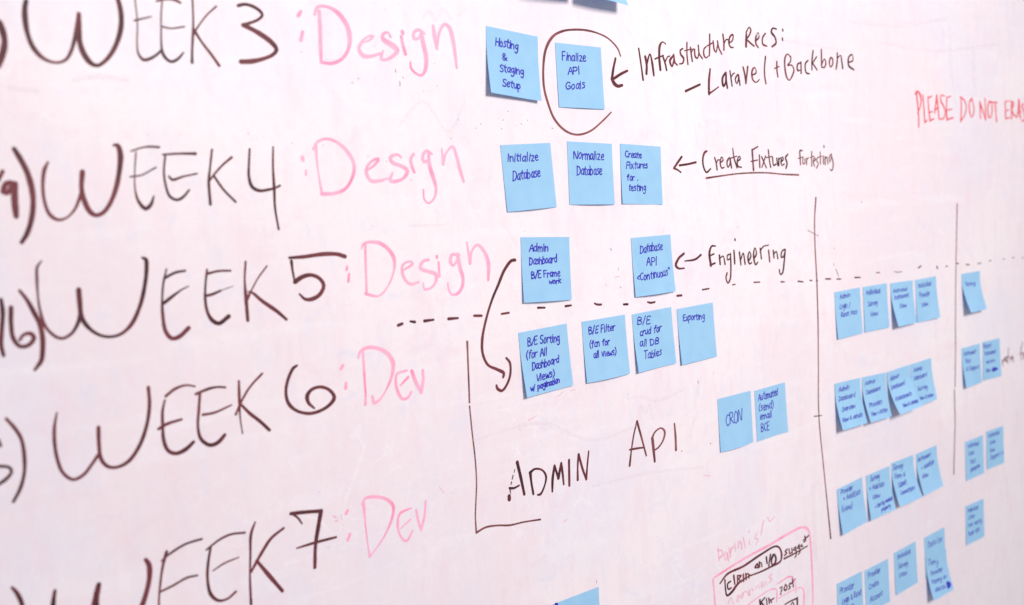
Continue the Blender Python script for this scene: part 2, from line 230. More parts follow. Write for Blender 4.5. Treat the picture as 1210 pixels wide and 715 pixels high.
["hand_drawn_circle","brown open circle drawn round a note","brown",[[2037,2927,24,1997,3012,26,1848,3123,23,1666,3178,22,1455,3200,27,1247,3190,26,1070,3159,29,921,3095,35,829,3006,39,762,2888,38,716,2678,34,711,2472,35,753,2307,35,835,2122,34,967,1998,33,1107,1940,27,1255,1933,26,1440,1983,26,1634,2095,23,1810,2216,20]]],
["hand_drawn_arrow","thick black arrow pointing at the circled note","black",[[1944,2888,36,1896,2764,39,1859,2630,46],[1859,2630,52,1895,2576,61,1956,2546,44,2038,2561,38],[2151,2749,29,2034,2705,39,1868,2624,34]]],
["handwritten_word","dark word Infrastructure","black",[[2383,3041,31,2406,2867,31,2432,2646,34],[2498,2945,44,2516,2837,44,2502,2731,43],[2518,2855,39,2591,2987,23,2623,2880,42,2642,2716,35],[2908,3137,22,2854,3161,18,2794,3111,41,2768,2962,45,2776,2797,45],[2682,2929,23,2853,2986,21],[2838,2976,35,2874,2895,35,2899,2798,35],[2874,2895,23,2936,2973,21,2980,2985,18],[3052,2998,28,2974,2919,44,3011,2850,30,3062,2943,38],[3059,3008,32,3073,2906,35,3122,2875,24],[3254,3102,22,3196,3073,32,3203,3017,35,3258,2974,37,3232,2906,28,3164,2893,19],[3343,3187,29,3330,3035,29,3339,2899,30],[3283,3074,19,3439,3109,17],[3411,3126,30,3419,3041,33,3434,2943,30],[3426,3060,24,3469,3111,20,3504,3103,21],[3492,3103,30,3502,3008,34,3549,2992,25,3579,3061,28],[3578,3166,30,3590,3052,30,3651,2994,27],[3744,3158,22,3696,3126,28,3689,3039,35,3732,3007,20,3780,3035,21],[3835,3333,34,3823,3183,33,3805,3046,30],[3760,3169,20,3904,3228,20],[3905,3247,31,3917,3131,34,3955,3099,23,3994,3195,29],[3999,3254,32,4023,3158,31,4079,3083,30],[4127,3355,35,4140,3245,35,4132,3142,35],[4138,3225,25,4198,3292,22,4239,3291,20],[4245,3242,21,4336,3288,26,4358,3369,30,4292,3344,32,4252,3253,40,4280,3195,29,4350,3190,20]]],
["handwritten_word","dark word Recs with a colon","black",[[4666,3403,41,4645,3231,53],[4661,3423,29,4741,3504,23,4778,3473,38,4731,3388,29,4642,3321,29],[4660,3332,33,4740,3288,32,4837,3244,31],[4877,3318,24,4968,3386,29,4956,3446,20,4892,3380,36,4884,3278,39,4938,3231,29],[5128,3449,26,5054,3382,35,5046,3289,37,5148,3266,23],[5406,3533,27,5310,3536,27,5271,3481,44,5354,3415,41,5383,3334,39,5271,3264,30],[5564,3540,37,5566,3523,37],[5546,3409,36,5548,3384,36]]],
["handwritten_word","dark word Laravel after a dash","black",[[3259,2535,36,3570,2638,32],[3805,2856,37,3767,2695,45,3753,2519,49],[3753,2519,33,3849,2562,24,3972,2622,21],[4147,2831,31,4068,2748,44,4075,2640,44,4125,2672,36,4152,2812,39],[4153,2822,40,4150,2713,40,4168,2619,40],[4245,2856,32,4260,2758,32,4277,2649,32],[4261,2768,25,4313,2820,23,4347,2832,20],[4417,2815,26,4357,2752,31,4384,2684,21,4428,2746,30,4436,2806,32],[4436,2810,33,4458,2671,33],[4554,2923,38,4585,2814,38,4599,2703,39],[4599,2703,37,4661,2939,37],[4759,2823,22,4858,2868,30,4830,2938,22,4758,2883,39,4765,2762,37,4846,2725,20,4925,2769,21],[5101,3108,37,5063,2941,34,5060,2817,38,5080,2721,35]]],
["handwritten_word","dark word Backbone after a plus sign","black",[[5378,3052,39,5369,2937,39,5386,2833,36],[5309,2950,21,5433,2986,21],[5729,3147,28,5659,3185,21,5588,3117,39,5576,2969,42,5613,2834,40,5672,2794,22,5763,2873,35,5807,2961,37,5756,3022,25,5645,3011,21],[5654,3026,26,5732,3084,31,5737,3148,37],[6003,3079,23,5906,3041,35,5900,2955,39,5967,2958,21],[6003,3079,38,5994,2917,38],[6197,3122,26,6116,3064,35,6125,2934,35,6219,2918,23],[6344,3277,37,6300,3118,38,6290,2987,38],[6434,3191,28,6318,3093,28],[6317,3086,32,6431,2990,32],[6573,3310,39,6561,3045,39],[6563,3078,31,6650,3172,23,6686,3119,40,6640,3039,27,6568,3041,22],[6821,3200,36,6783,3124,40,6810,3055,24,6879,3108,36,6877,3192,38,6821,3204,25],[7023,3284,41,7013,3160,40,6971,3035,39],[7017,3205,22,7124,3257,24,7140,3190,42,7163,3056,42],[7326,3156,23,7477,3200,32,7463,3290,27,7353,3237,39,7343,3112,44,7500,3048,29]]],
["handwritten_word","thin red word PLEASE","red",[[9524,2754,48,9548,2570,48,9570,2349,48,9564,2164,48],[9485,2734,45,9552,2782,44,9652,2722,60,9675,2611,48,9616,2480,34,9536,2404,30],[9746,2716,46,9769,2503,46,9789,2242,49],[9789,2242,31,9888,2282,28],[9936,2695,47,9942,2508,47,9983,2274,49],[9923,2676,28,10072,2715,28],[9936,2423,27,10073,2440,27],[9983,2269,30,10122,2315,30],[10262,2735,53,10196,2534,45,10161,2420,43],[10262,2735,56,10294,2518,51,10319,2309,42],[10165,2476,29,10326,2519,23],[10568,2736,21,10428,2741,30,10403,2654,49,10515,2543,45,10568,2430,45,10459,2312,29,10340,2329,21],[10648,2711,45,10615,2527,46,10620,2306,58],[10648,2711,25,10800,2741,25],[10632,2480,25,10825,2504,28],[10620,2306,31,10868,2350,31]]],
["handwritten_word","thin red word DO","red",[[11207,2730,48,11203,2544,48,11169,2288,54],[11166,2739,37,11331,2686,41,11408,2550,46,11311,2390,37,11170,2298,35],[11658,2736,31,11544,2653,45,11541,2474,49,11612,2377,28,11715,2479,48,11695,2638,45,11627,2725,40]]],
["handwritten_word","thin red word NOT","red",[[11986,2365,48,11984,2667,57],[11983,2657,61,12107,2489,51,12201,2339,52],[12210,2339,52,12205,2745,49],[12393,2691,40,12318,2597,51,12329,2413,49,12419,2384,31,12496,2499,48,12484,2683,45,12371,2700,24],[12347,2683,26,12751,2692,27],[12647,2678,60,12684,2318,60]]],
["handwritten_word","thin red word ERASE, cut off by the right edge","red",[[13099,2703,55,13103,2389,62],[13075,2713,27,13319,2742,23],[13111,2526,29,13259,2561,29],[13102,2379,30,13322,2404,27],[13392,2723,56,13381,2395,56],[13392,2734,34,13488,2695,60,13381,2564,50],[13381,2554,51,13498,2462,45,13620,2422,38],[13741,2756,52,13671,2444,56],[13741,2756,89,13795,2404,54],[13650,2497,27,13828,2534,27],[13976,2710,36,13885,2643,58,13981,2538,55,13997,2387,49,13841,2341,28],[14172,2716,59,14164,2347,66],[14172,2716,39,14381,2745,39],[14171,2532,40,14344,2558,40],[14164,2347,39,14385,2373,40]]],
["hand_drawn_arrow","arrow pointing left from Create Fixtures","black",[[3106,1653,37,3022,1582,37,2937,1504,38],[2937,1504,33,3013,1479,26,3073,1447,27],[3050,1540,31,3225,1555,31,3397,1579,31]]],
["handwritten_word","dark word Create","black",[[3640,1729,31,3595,1714,40,3550,1641,37,3547,1535,34,3606,1439,32,3703,1487,24],[3806,1639,31,3833,1554,31,3843,1472,31],[3833,1554,25,3871,1607,24,3905,1607,20],[3912,1564,20,3991,1606,29,3960,1649,22,3920,1575,34,3947,1493,28,4010,1505,18],[4132,1638,26,4075,1584,34,4086,1504,23,4142,1551,29,4148,1616,32],[4148,1627,32,4169,1496,32],[4220,1768,24,4237,1637,32,4296,1495,31],[4148,1627,18,4309,1659,18],[4310,1582,21,4385,1626,29,4363,1659,21,4312,1604,31,4315,1517,28,4403,1500,19]]],
["handwritten_word","dark word Fixtures","black",[[4669,1746,39,4673,1613,39,4679,1457,39],[4669,1746,24,4810,1796,24],[4627,1580,21,4794,1601,21],[4837,1668,34,4834,1495,34],[4891,1645,32,4991,1487,29],[4986,1656,28,4886,1495,28],[5061,1747,31,5076,1599,31,5098,1493,31],[5003,1634,19,5156,1651,17],[5155,1633,32,5176,1519,30,5244,1541,23],[5258,1621,32,5281,1518,32],[5308,1621,32,5308,1518,32],[5314,1598,21,5360,1632,22],[5371,1575,23,5432,1609,30,5408,1643,22,5363,1575,36,5386,1517,24,5450,1539,23],[5549,1682,28,5485,1631,39,5519,1550,40,5485,1474,34]]],
["underline_stroke","line under Create Fixtures","brown",[[3599,1359,30,3938,1385,24,4360,1411,22,4947,1413,23,5407,1383,23,5805,1367,31]]],
["handwritten_word","small dark word for","brown",[[5937,1735,19,5867,1735,35,5867,1630,36,5867,1524,32],[5813,1618,19,5950,1641,17],[5940,1617,29,5933,1535,25,5992,1553,25,5989,1610,27],[6039,1617,29,6031,1522,29],[6037,1593,20,6090,1629,20]]],
["handwritten_word","small dark word testing","brown",[[6185,1723,29,6167,1497,29],[6135,1628,17,6242,1652,17],[6214,1561,21,6281,1604,27,6249,1628,21,6214,1561,30,6247,1496,28],[6360,1639,22,6305,1592,28,6352,1531,28,6296,1465,25],[6417,1711,28,6412,1531,30],[6368,1632,14,6464,1651,14],[6498,1651,30,6498,1530,30],[6532,1810,34,6531,1791,34],[6549,1638,29,6544,1517,29],[6556,1607,20,6601,1638,25,6619,1529,29],[6728,1686,24,6662,1626,29,6674,1553,18,6728,1638,27],[6731,1674,31,6771,1503,35,6720,1418,25,6678,1443,22]]],
["hand_drawn_arrow","arrow pointing left from Engineering","black",[[3044,352,36,2929,294,41,2865,205,49,2918,160,30,3034,154,24],[3396,309,36,3277,258,32,3052,249,19]]],
["handwritten_word","dark word Engineering","black",[[3722,409,22,3638,414,30,3580,321,46,3599,148,49],[3576,279,24,3679,304,24],[3583,154,33,3695,173,26],[3796,274,36,3803,150,36],[3802,230,22,3880,257,24,3912,141,35],[4027,273,21,3974,261,29,3972,196,25,4033,213,22],[4045,278,32,4040,92,35,4009,-82,34,3952,-132,26,3917,-52,32,3947,12,31],[4129,316,37,4132,133,36],[4164,479,35,4166,466,35],[4251,286,36,4272,107,33],[4278,184,30,4339,269,25,4370,110,36],[4448,138,29,4516,211,33,4485,281,22,4442,194,37,4471,103,29,4527,116,24],[4575,162,29,4651,236,34,4621,328,21,4580,229,39,4616,80,33,4674,110,25],[4746,308,34,4764,160,37],[4742,263,31,4823,330,24,4956,345,21],[4950,260,40,4963,99,35],[5064,253,39,5075,148,35],[5079,206,26,5140,236,27,5170,130,34],[5365,256,24,5284,231,33,5254,147,35,5308,143,28,5362,221,33],[5368,244,36,5325,60,39,5270,-99,37,5210,-112,26,5195,-46,35]]],
["dash","","black",[[-1548,-80,37,-1499,-69,32]]],
["dash","","black",[[-1395,-56,24,-1340,-70,31]]],
["dash","","black",[[-1218,-73,36,-1100,-73,25]]],
["dash","","black",[[-904,-86,37,-777,-92,27]]],
["dash","","black",[[-554,-91,30,-450,-103,30]]],
["dash","","black",[[-165,-114,26,-56,-113,26]]],
["dash","","black",[[385,-102,29,493,-113,25]]],
["dash","","black",[[823,-130,30,915,-130,26]]],
["dash","","black",[[1311,-147,23,1358,-166,29,1426,-173,29]]],
["dash","","black",[[1824,-213,29,1900,-219,29]]],
["dash","","black",[[2273,-229,24,2326,-245,30,2413,-243,24]]],
["dash","","black",[[2856,-205,31,2950,-208,31]]],
["dash","","black",[[3389,-173,25,3532,-171,22]]],
["dash","","black",[[4054,-167,21,4118,-164,21]]],
["dash","","black",[[4558,-175,24,4699,-185,21]]],
["dash","","black",[[5220,-227,25,5310,-235,21]]],
["dash","","black",[[5658,-257,24,5800,-279,22]]],
["dash","","black",[[5975,-273,22,6042,-279,22]]],
["dash","","black",[[6155,-296,22,6193,-299,22]]],
["dash","","black",[[6414,-287,25,6558,-300,25]]],
["dash","","black",[[6734,-318,25,6855,-328,23]]],
["dash","","black",[[7270,-338,26,7440,-352,23]]],
["dash","","black",[[7949,-316,20,8052,-320,18]]],
["dash","","black",[[9371,-349,30,9471,-318,30]]],
["dash","","black",[[10049,-381,41,10074,-409,42]]],
["dash","","black",[[10397,-397,24,10470,-403,20]]],
["dash","","black",[[10390,-400,21,10464,-401,21]]],
["dash","","black",[[10811,-380,24,10896,-383,24]]],
["dash","","black",[[11196,-430,27,11327,-440,25]]],
["dash","","black",[[11685,-447,25,11821,-449,22]]],
["dash","","black",[[12181,-433,22,12264,-430,22]]],
["dash","","black",[[12808,-442,19,12873,-442,19]]],
["dash","","black",[[13227,-444,17,13327,-451,17]]],
["dash","","black",[[13678,-481,15,13804,-491,15]]],
["dash","faint dash","faint brown",[[8532,-344,19,8658,-366,19,8788,-365,17]]],
["hand_drawn_arrow","long curved arrow from the Admin Dashboard note down to the Sorting note","black",[[88,483,40,35,481,39,-79,381,41,-179,227,37,-279,75,32,-382,-129,32,-464,-361,38,-475,-521,37,-414,-664,33,-284,-738,36,-192,-796,44,-206,-837,34],[-142,-627,29,-95,-684,33,-100,-821,34,-163,-935,33,-238,-991,36,-303,-953,37,-311,-919,32]]],
["bracket_line","tall corner line left of ADMIN API","brown",[[-676,-368,30,-685,-571,23,-696,-836,23,-707,-1047,21],[-709,-1087,20,-700,-1389,20,-686,-1672,20,-690,-1953,19,-718,-2164,19,-741,-2332,19,-745,-2523,23],[-745,-2523,27,-613,-2496,26,-451,-2516,23,-260,-2562,24,-61,-2577,20,200,-2612,24]]],
["handwritten_word","dark word ADMIN with a dotted first stroke","black",[[-89,-1859,49,-55,-2031,44,-17,-2254,39],[-132,-1935,13,-147,-1966,11],[-163,-1995,16,-181,-2036,16],[-193,-2067,16,-203,-2092,16],[-223,-2150,20,-219,-2200,10],[-243,-2223,50,-244,-2261,50],[-229,-2130,30,-166,-2147,28,-84,-2132,23],[97,-2020,46,101,-2134,34,120,-2283,34],[91,-2023,41,167,-1994,28,282,-2033,26,334,-2119,33,301,-2226,28,227,-2313,32,183,-2309,21],[416,-2323,29,436,-2165,43,479,-2024,37],[479,-2024,34,526,-2185,34],[526,-2185,44,587,-2017,38],[587,-2017,36,600,-2155,36,605,-2278,28],[716,-2005,38,695,-2313,38],[838,-2275,38,854,-2093,30,881,-1969,39],[881,-1969,36,929,-2157,36,981,-2300,35],[981,-2300,37,1015,-2128,31,1052,-1964,25]]],
["handwritten_word","dark word API","brown",[[1941,-1751,32,1870,-1904,29,1803,-2113,28,1756,-2296,41],[1940,-1755,42,1997,-1949,36,2075,-2232,30],[1776,-2094,29,1896,-2102,29,2047,-2119,27],[2211,-2033,55,2220,-2179,52,2230,-2343,41],[2202,-2031,41,2262,-1960,28,2386,-1926,23,2457,-1987,39,2418,-2094,33,2310,-2177,26,2212,-2198,20],[2658,-1921,34,2665,-2102,41,2659,-2276,47]]],
["vertical_line","first tall vertical line","brown",[[6243,1000,42,6181,659,32,6162,262,33,6168,-270,33,6151,-939,33,6111,-1607,29,6061,-2412,29,6127,-3247,29,6194,-3953,31,6240,-4468,42],[5931,-2416,18,6142,-2441,15]]],
["vertical_line","second tall vertical line","brown",[[10915,739,38,10829,-38,34,10760,-704,34,10698,-1469,34,10654,-2109,34,10597,-2700,34],[10566,-2759,38,10550,-3391,34,10490,-3868,34,10434,-4347,38]]],
["stray_mark","thin faint tick crossing the first vertical line","faint brown",[[5986,508,16,6273,401,14]]],
["stray_mark","thin faint tick above the dashes right of the first vertical line","faint brown",[[6724,-158,20,6791,-280,20]]],
["hand_drawn_box","pink rounded outline round the sketch at the bottom","pink",[[3298,-4794,35,3293,-4494,35,3281,-4273,39],[3304,-4250,27,3660,-4206,37,4142,-4161,40,4645,-4134,43,5173,-4086,48,5499,-4092,43,5640,-4177,51,5679,-4396,48,5685,-4706,43,5684,-5059,40,5653,-5560,40]]],
["hand_drawn_box","dark lozenge outline inside the pink sketch","black",[[3431,-4368,30,3591,-4286,36,3971,-4276,38,4368,-4224,39,4777,-4198,31,4876,-4262,37,4909,-4377,49,4878,-4453,40,4618,-4473,33,4381,-4477,30,4053,-4463,25,3825,-4497,43,3677,-4573,50,3566,-4589,32,3543,-4492,32,3540,-4351,33]]],
["handwritten_word","small dark word claim","black",[[3668,-4409,27,3595,-4427,35,3604,-4510,30,3673,-4507,25],[3742,-4351,42,3757,-4476,33],[3829,-4376,35,3821,-4475,35],[3835,-4378,19,3913,-4401,33,3843,-4431,30],[3843,-4431,20,3912,-4493,23],[3961,-4395,35,3963,-4498,35],[4019,-4402,34,4025,-4490,34],[4030,-4426,26,4073,-4412,21,4090,-4484,33],[4094,-4434,18,4125,-4454,18]]],
["handwritten_word","small dark word an","black",[[4292,-4338,33,4240,-4370,42,4295,-4390,22],[4309,-4336,30,4321,-4398,34],[4353,-4324,36,4354,-4397,36],[4358,-4346,23,4398,-4343,23,4410,-4403,34]]],
["handwritten_word","small dark strokes 1/8","black",[[4529,-4301,43,4539,-4394,36],[4632,-4288,39,4579,-4441,39],[4699,-4313,48,4654,-4364,50,4661,-4450,31,4733,-4450,45,4763,-4378,48,4733,-4317,40]]],
["handwritten_word","small dark underlined word suggest","black",[[5065,-4324,27,5003,-4339,37,5042,-4382,37,4981,-4397,27],[5107,-4336,33,5112,-4408,25,5158,-4404,24],[5178,-4341,30,5183,-4411,30],[5267,-4348,27,5214,-4377,32,5263,-4395,18],[5278,-4347,31,5286,-4479,33,5248,-4505,26],[5362,-4342,30,5319,-4380,31,5365,-4390,19],[5370,-4337,31,5382,-4462,33,5340,-4481,24],[5411,-4370,26,5453,-4345,23,5418,-4379,29,5476,-4388,19],[5531,-4246,33,5548,-4316,37,5499,-4329,24],[5483,-4299,24,5634,-4263,30],[4967,-4446,33,5253,-4441,27,5592,-4416,22]]],
["handwritten_word","faint pink scrawl under the lozenge","faint pink",[[3588,-4707,35,3655,-4647,24,3708,-4765,27],[3773,-4745,34,3806,-4654,20,3820,-4760,31],[3825,-4690,38,3874,-4675,28,3865,-4713,47],[3902,-4734,34,3925,-4650,31,3935,-4714,31],[3939,-4674,27,3988,-4659,27],[4020,-4669,25,4078,-4748,25],[4084,-4678,47,4079,-4738,47],[4141,-4665,23,4180,-4704,23],[4248,-4687,32,4300,-4651,21,4329,-4712,28],[4351,-4645,28,4379,-4706,28],[4401,-4640,35,4395,-4721,35],[4446,-4716,36,4475,-4641,24,4513,-4716,28],[4642,-4592,28,4566,-4612,35,4642,-4681,35,4565,-4700,27]]],
["hand_drawn_box","thin pink inner boxes of the sketch","pink",[[4019,-4884,24,4319,-4834,23,4658,-4823,21,4741,-4869,29,4727,-5046,33],[4782,-5010,19,5065,-5001,21,5281,-5003,22,5406,-5041,24,5437,-5116,39,5410,-5415,36],[4765,-4781,19,5119,-4770,23,5218,-4886,24,5241,-5055,27]]],
["hand_drawn_box","small dark box at the foot of the sketch","black",[[4928,-5156,27,5089,-5149,26,5258,-5159,33],[5258,-5159,48,5242,-5361,40],[5084,-5212,31,5140,-5180,20,5161,-5237,30]]],
["handwritten_word","small dark scrawl at the bottom edge","black",[[4320,-4897,45,4332,-5005,45],[4441,-4897,31,4344,-4935,31],[4351,-4937,34,4412,-5013,34],[4480,-4922,31,4489,-5017,31],[4537,-4933,35,4547,-5014,31],[4572,-4965,29,4602,-5017,29],[4594,-4979,22,4664,-4973,27]]],
["handwritten_word","small dark word Post","black",[[4828,-4868,25,4881,-4859,24,4866,-4918,35,4844,-4929,29],[4838,-4957,33,4841,-4966,33],[4970,-4854,32,4929,-4917,37,4980,-4943,30,5009,-4898,30,4977,-4856,22],[5093,-4870,29,5055,-4895,31,5095,-4935,33,5040,-4950,25],[5153,-4791,33,5170,-4947,33],[5110,-4885,32,5228,-4845,28]]],
["handwritten_word","erased pale pink word above the sketch","faint pink",[[3427,-3860,34,3433,-4040,34],[3425,-3883,27,3513,-3920,30,3524,-3977,44,3446,-4000,36],[3593,-3962,32,3552,-4014,32,3583,-4079,22,3623,-4014,33],[3625,-3985,42,3644,-4097,42],[3676,-3929,43,3691,-4054,43],[3697,-3985,45,3738,-3936,42,3770,-3935,32],[3799,-3893,31,3817,-4009,31],[3875,-3964,47,3906,-3892,39,3951,-3928,39,3954,-4006,45],[4005,-3857,34,4041,-4010,34],[4146,-3793,30,4154,-3816,30],[4138,-3934,35,4149,-3999,35],[4329,-3883,33,4275,-3930,31,4354,-3982,33,4290,-4041,33],[4500,-3741,43,4459,-3834,43,4426,-3919,36],[4610,-3718,37,4656,-3781,22,4779,-3742,25]]],
["handwritten_word","faint brown scrawled word beside the right column","faint brown",[[12637,-2488,38,12652,-2597,39],[12648,-2519,65,12712,-2483,50,12773,-2492,40],[12770,-2468,80,12797,-2530,51,12855,-2519,49],[12937,-2276,33,12873,-2581,41],[12815,-2455,42,12947,-2458,42],[12989,-2499,22,13048,-2488,37,13008,-2551,38],[13102,-2486,82,13149,-2597,36],[13033,-2506,44,13146,-2502,44]]],
["handwritten_word","faint brown word cut off by the right edge","faint brown",[[13605,-2246,37,13515,-2434,50,13528,-2596,41],[13457,-2470,22,13651,-2477,22],[13650,-2493,90,13673,-2576,90]]],
["ink_specks","tiny dark specks of dried ink","faint brown",[[-269,2039,10,-267,2031,10],[-346,1986,10,-341,1981,10],[26,1988,10,31,1980,10],[133,2191,8,145,2179,8],[319,2049,9,326,2037,9],[790,2004,10,807,1998,10],[72,2089,6,45,2078,6],[417,2092,7,421,2084,7],[237,2028,6,247,2022,6],[-1335,2578,9,-1334,2547,9],[-1252,2500,11,-1251,2491,11],[-1294,2457,9,-1295,2406,9],[-1867,2415,8,-1850,2413,8],[-1787,2465,8,-1781,2456,8],[-824,2435,7,-823,2423,7],[-1400,3185,6,-1398,3180,6],[-2577,1814,7,-2572,1812,7],[-2245,1793,7,-2240,1791,7],[-1750,1683,8,-1742,1679,8],[-1530,1631,8,-1529,1622,8],[-694,1874,9,-693,1863,9],[-585,2073,8,-578,2069,8],[-1231,1672,8,-1224,1662,8],[-1215,1533,10,-1213,1515,10],[-1756,969,5,-1755,964,5],[-3012,1900,7,-3006,1894,7],[-2933,1844,6,-2931,1841,6],[-2579,1812,5,-2574,1811,5],[-3643,1878,5,-3642,1875,5],[-3932,1878,5,-3931,1871,5],[3387,-2332,16,3389,-2345,16],[2770,-2310,14,2778,-2328,14],[1792,-1378,9,1795,-1381,10],[3188,-1438,11,3190,-1453,11],[3188,-1416,11,3192,-1439,11],[3531,-1360,8,3537,-1364,8],[1043,-3612,9,1046,-3645,9],[7569,902,17,7568,888,17],[6663,-55,15,6672,-97,15],[6706,187,14,6705,173,14],[4229,654,8,4248,641,8],[540,662,7,547,659,7],[261,807,7,265,802,7],[1663,505,9,1668,497,9],[1787,11,8,1792,7,8],[2649,667,6,2654,665,6]]],
["ink_specks","tiny bluish and pinkish leftover specks","faint blue",[[-1247,1436,14,-1244,1425,14],[-2571,-2186,10,-2562,-2193,10],[-2389,-1901,10,-2391,-1947,10],[-2384,-2006,8,-2377,-2015,8],[-2605,-1608,7,-2601,-1620,7],[-2310,-1655,6,-2309,-1678,6],[-2398,2689,11,-2387,2687,11],[-843,2667,11,-837,2661,11],[-1009,2370,10,-1006,2364,10],[-2148,2631,5,-1994,2633,5],[-1234,3263,6,-1226,3248,6],[1651,511,24,1657,493,24],[1526,71,14,1532,53,14],[1768,263,15,1770,227,15],[2128,1673,8,2143,1662,9]]],
["smear_marks","soft pink traces of wiped writing","faint pink",[[-2478,-1890,19,-2446,-1916,19],[-2467,-1950,17,-2434,-1947,17],[-1195,-1891,13,-1142,-1966,11],[1707,143,15,1784,155,12],[1787,15,27,1791,4,27],[117,-1401,15,252,-1369,12],[555,-2731,14,634,-2723,11],[-20,-1477,12,-7,-1490,12],[3208,-2754,16,3339,-2788,16],[606,-1199,13,706,-1152,11],[811,-1169,10,899,-1160,10]]],
["wiped_traces","pale traces of wiped letters","ghost",[[1987,-1723,81,2030,-1558,66,2109,-1668,56,2200,-1568,58,2244,-1754,77],[1782,-1425,33,2068,-1453,44,2298,-1543,45,2572,-1538,48,2890,-1486,38],[3090,-1798,72,3159,-1552,72,3255,-1395,70],[2962,-2160,53,3042,-1982,53,3151,-1852,51],[5799,-3515,115,5798,-4129,115,5802,-4680,92],[7404,3822,54,8934,3882,71,10784,4159,61],[8353,3553,57,10101,3529,75,12877,3846,66],[10836,3964,133,10854,3269,133,11001,2494,100],[1077,-2417,33,1997,-2461,45,3185,-2631,36],[-683,-1476,29,322,-1472,40,1128,-1837,42,2054,-1797,35],[11766,3640,142,11784,2838,142],[4830,3420,37,5663,3384,51,7292,3342,41],[-1362,1983,27,-1019,2256,36,-717,1948,36,-458,2275,31],[-1573,2798,36,-1509,2896,36],[-938,3132,36,-852,3220,45,-780,3129,44,-668,3253,44,-575,3164,45],[-488,3204,36,-356,3283,36],[-1311,959,27,-1145,943,36,-843,939,28],[-4485,2323,34,-4281,2356,42,-4051,2338,36],[-4980,2233,34,-4775,2218,41]]]
]
k = 0
for name, label, col, strokes in INKS:
    I = Ink()
    for st in strokes:
        pts = [(st[i] / 1e4, st[i + 1] / 1e4, max(.0004, st[i + 2] / 1e4)) for i in range(0, len(st), 3)]
        k += 1; z = .00005 + (k % 9) * .000013
        I.stroke(pts, lambda x, y, zz: INV @ B(x, y, zz), z, z + .000011, .0035)
    o = link(name, I.build(name), [INK[col]], root)
    if label: o['label'] = label
    if name in ('ink_specks', 'smear_marks', 'wiped_traces'): o['kind'] = 'stuff'
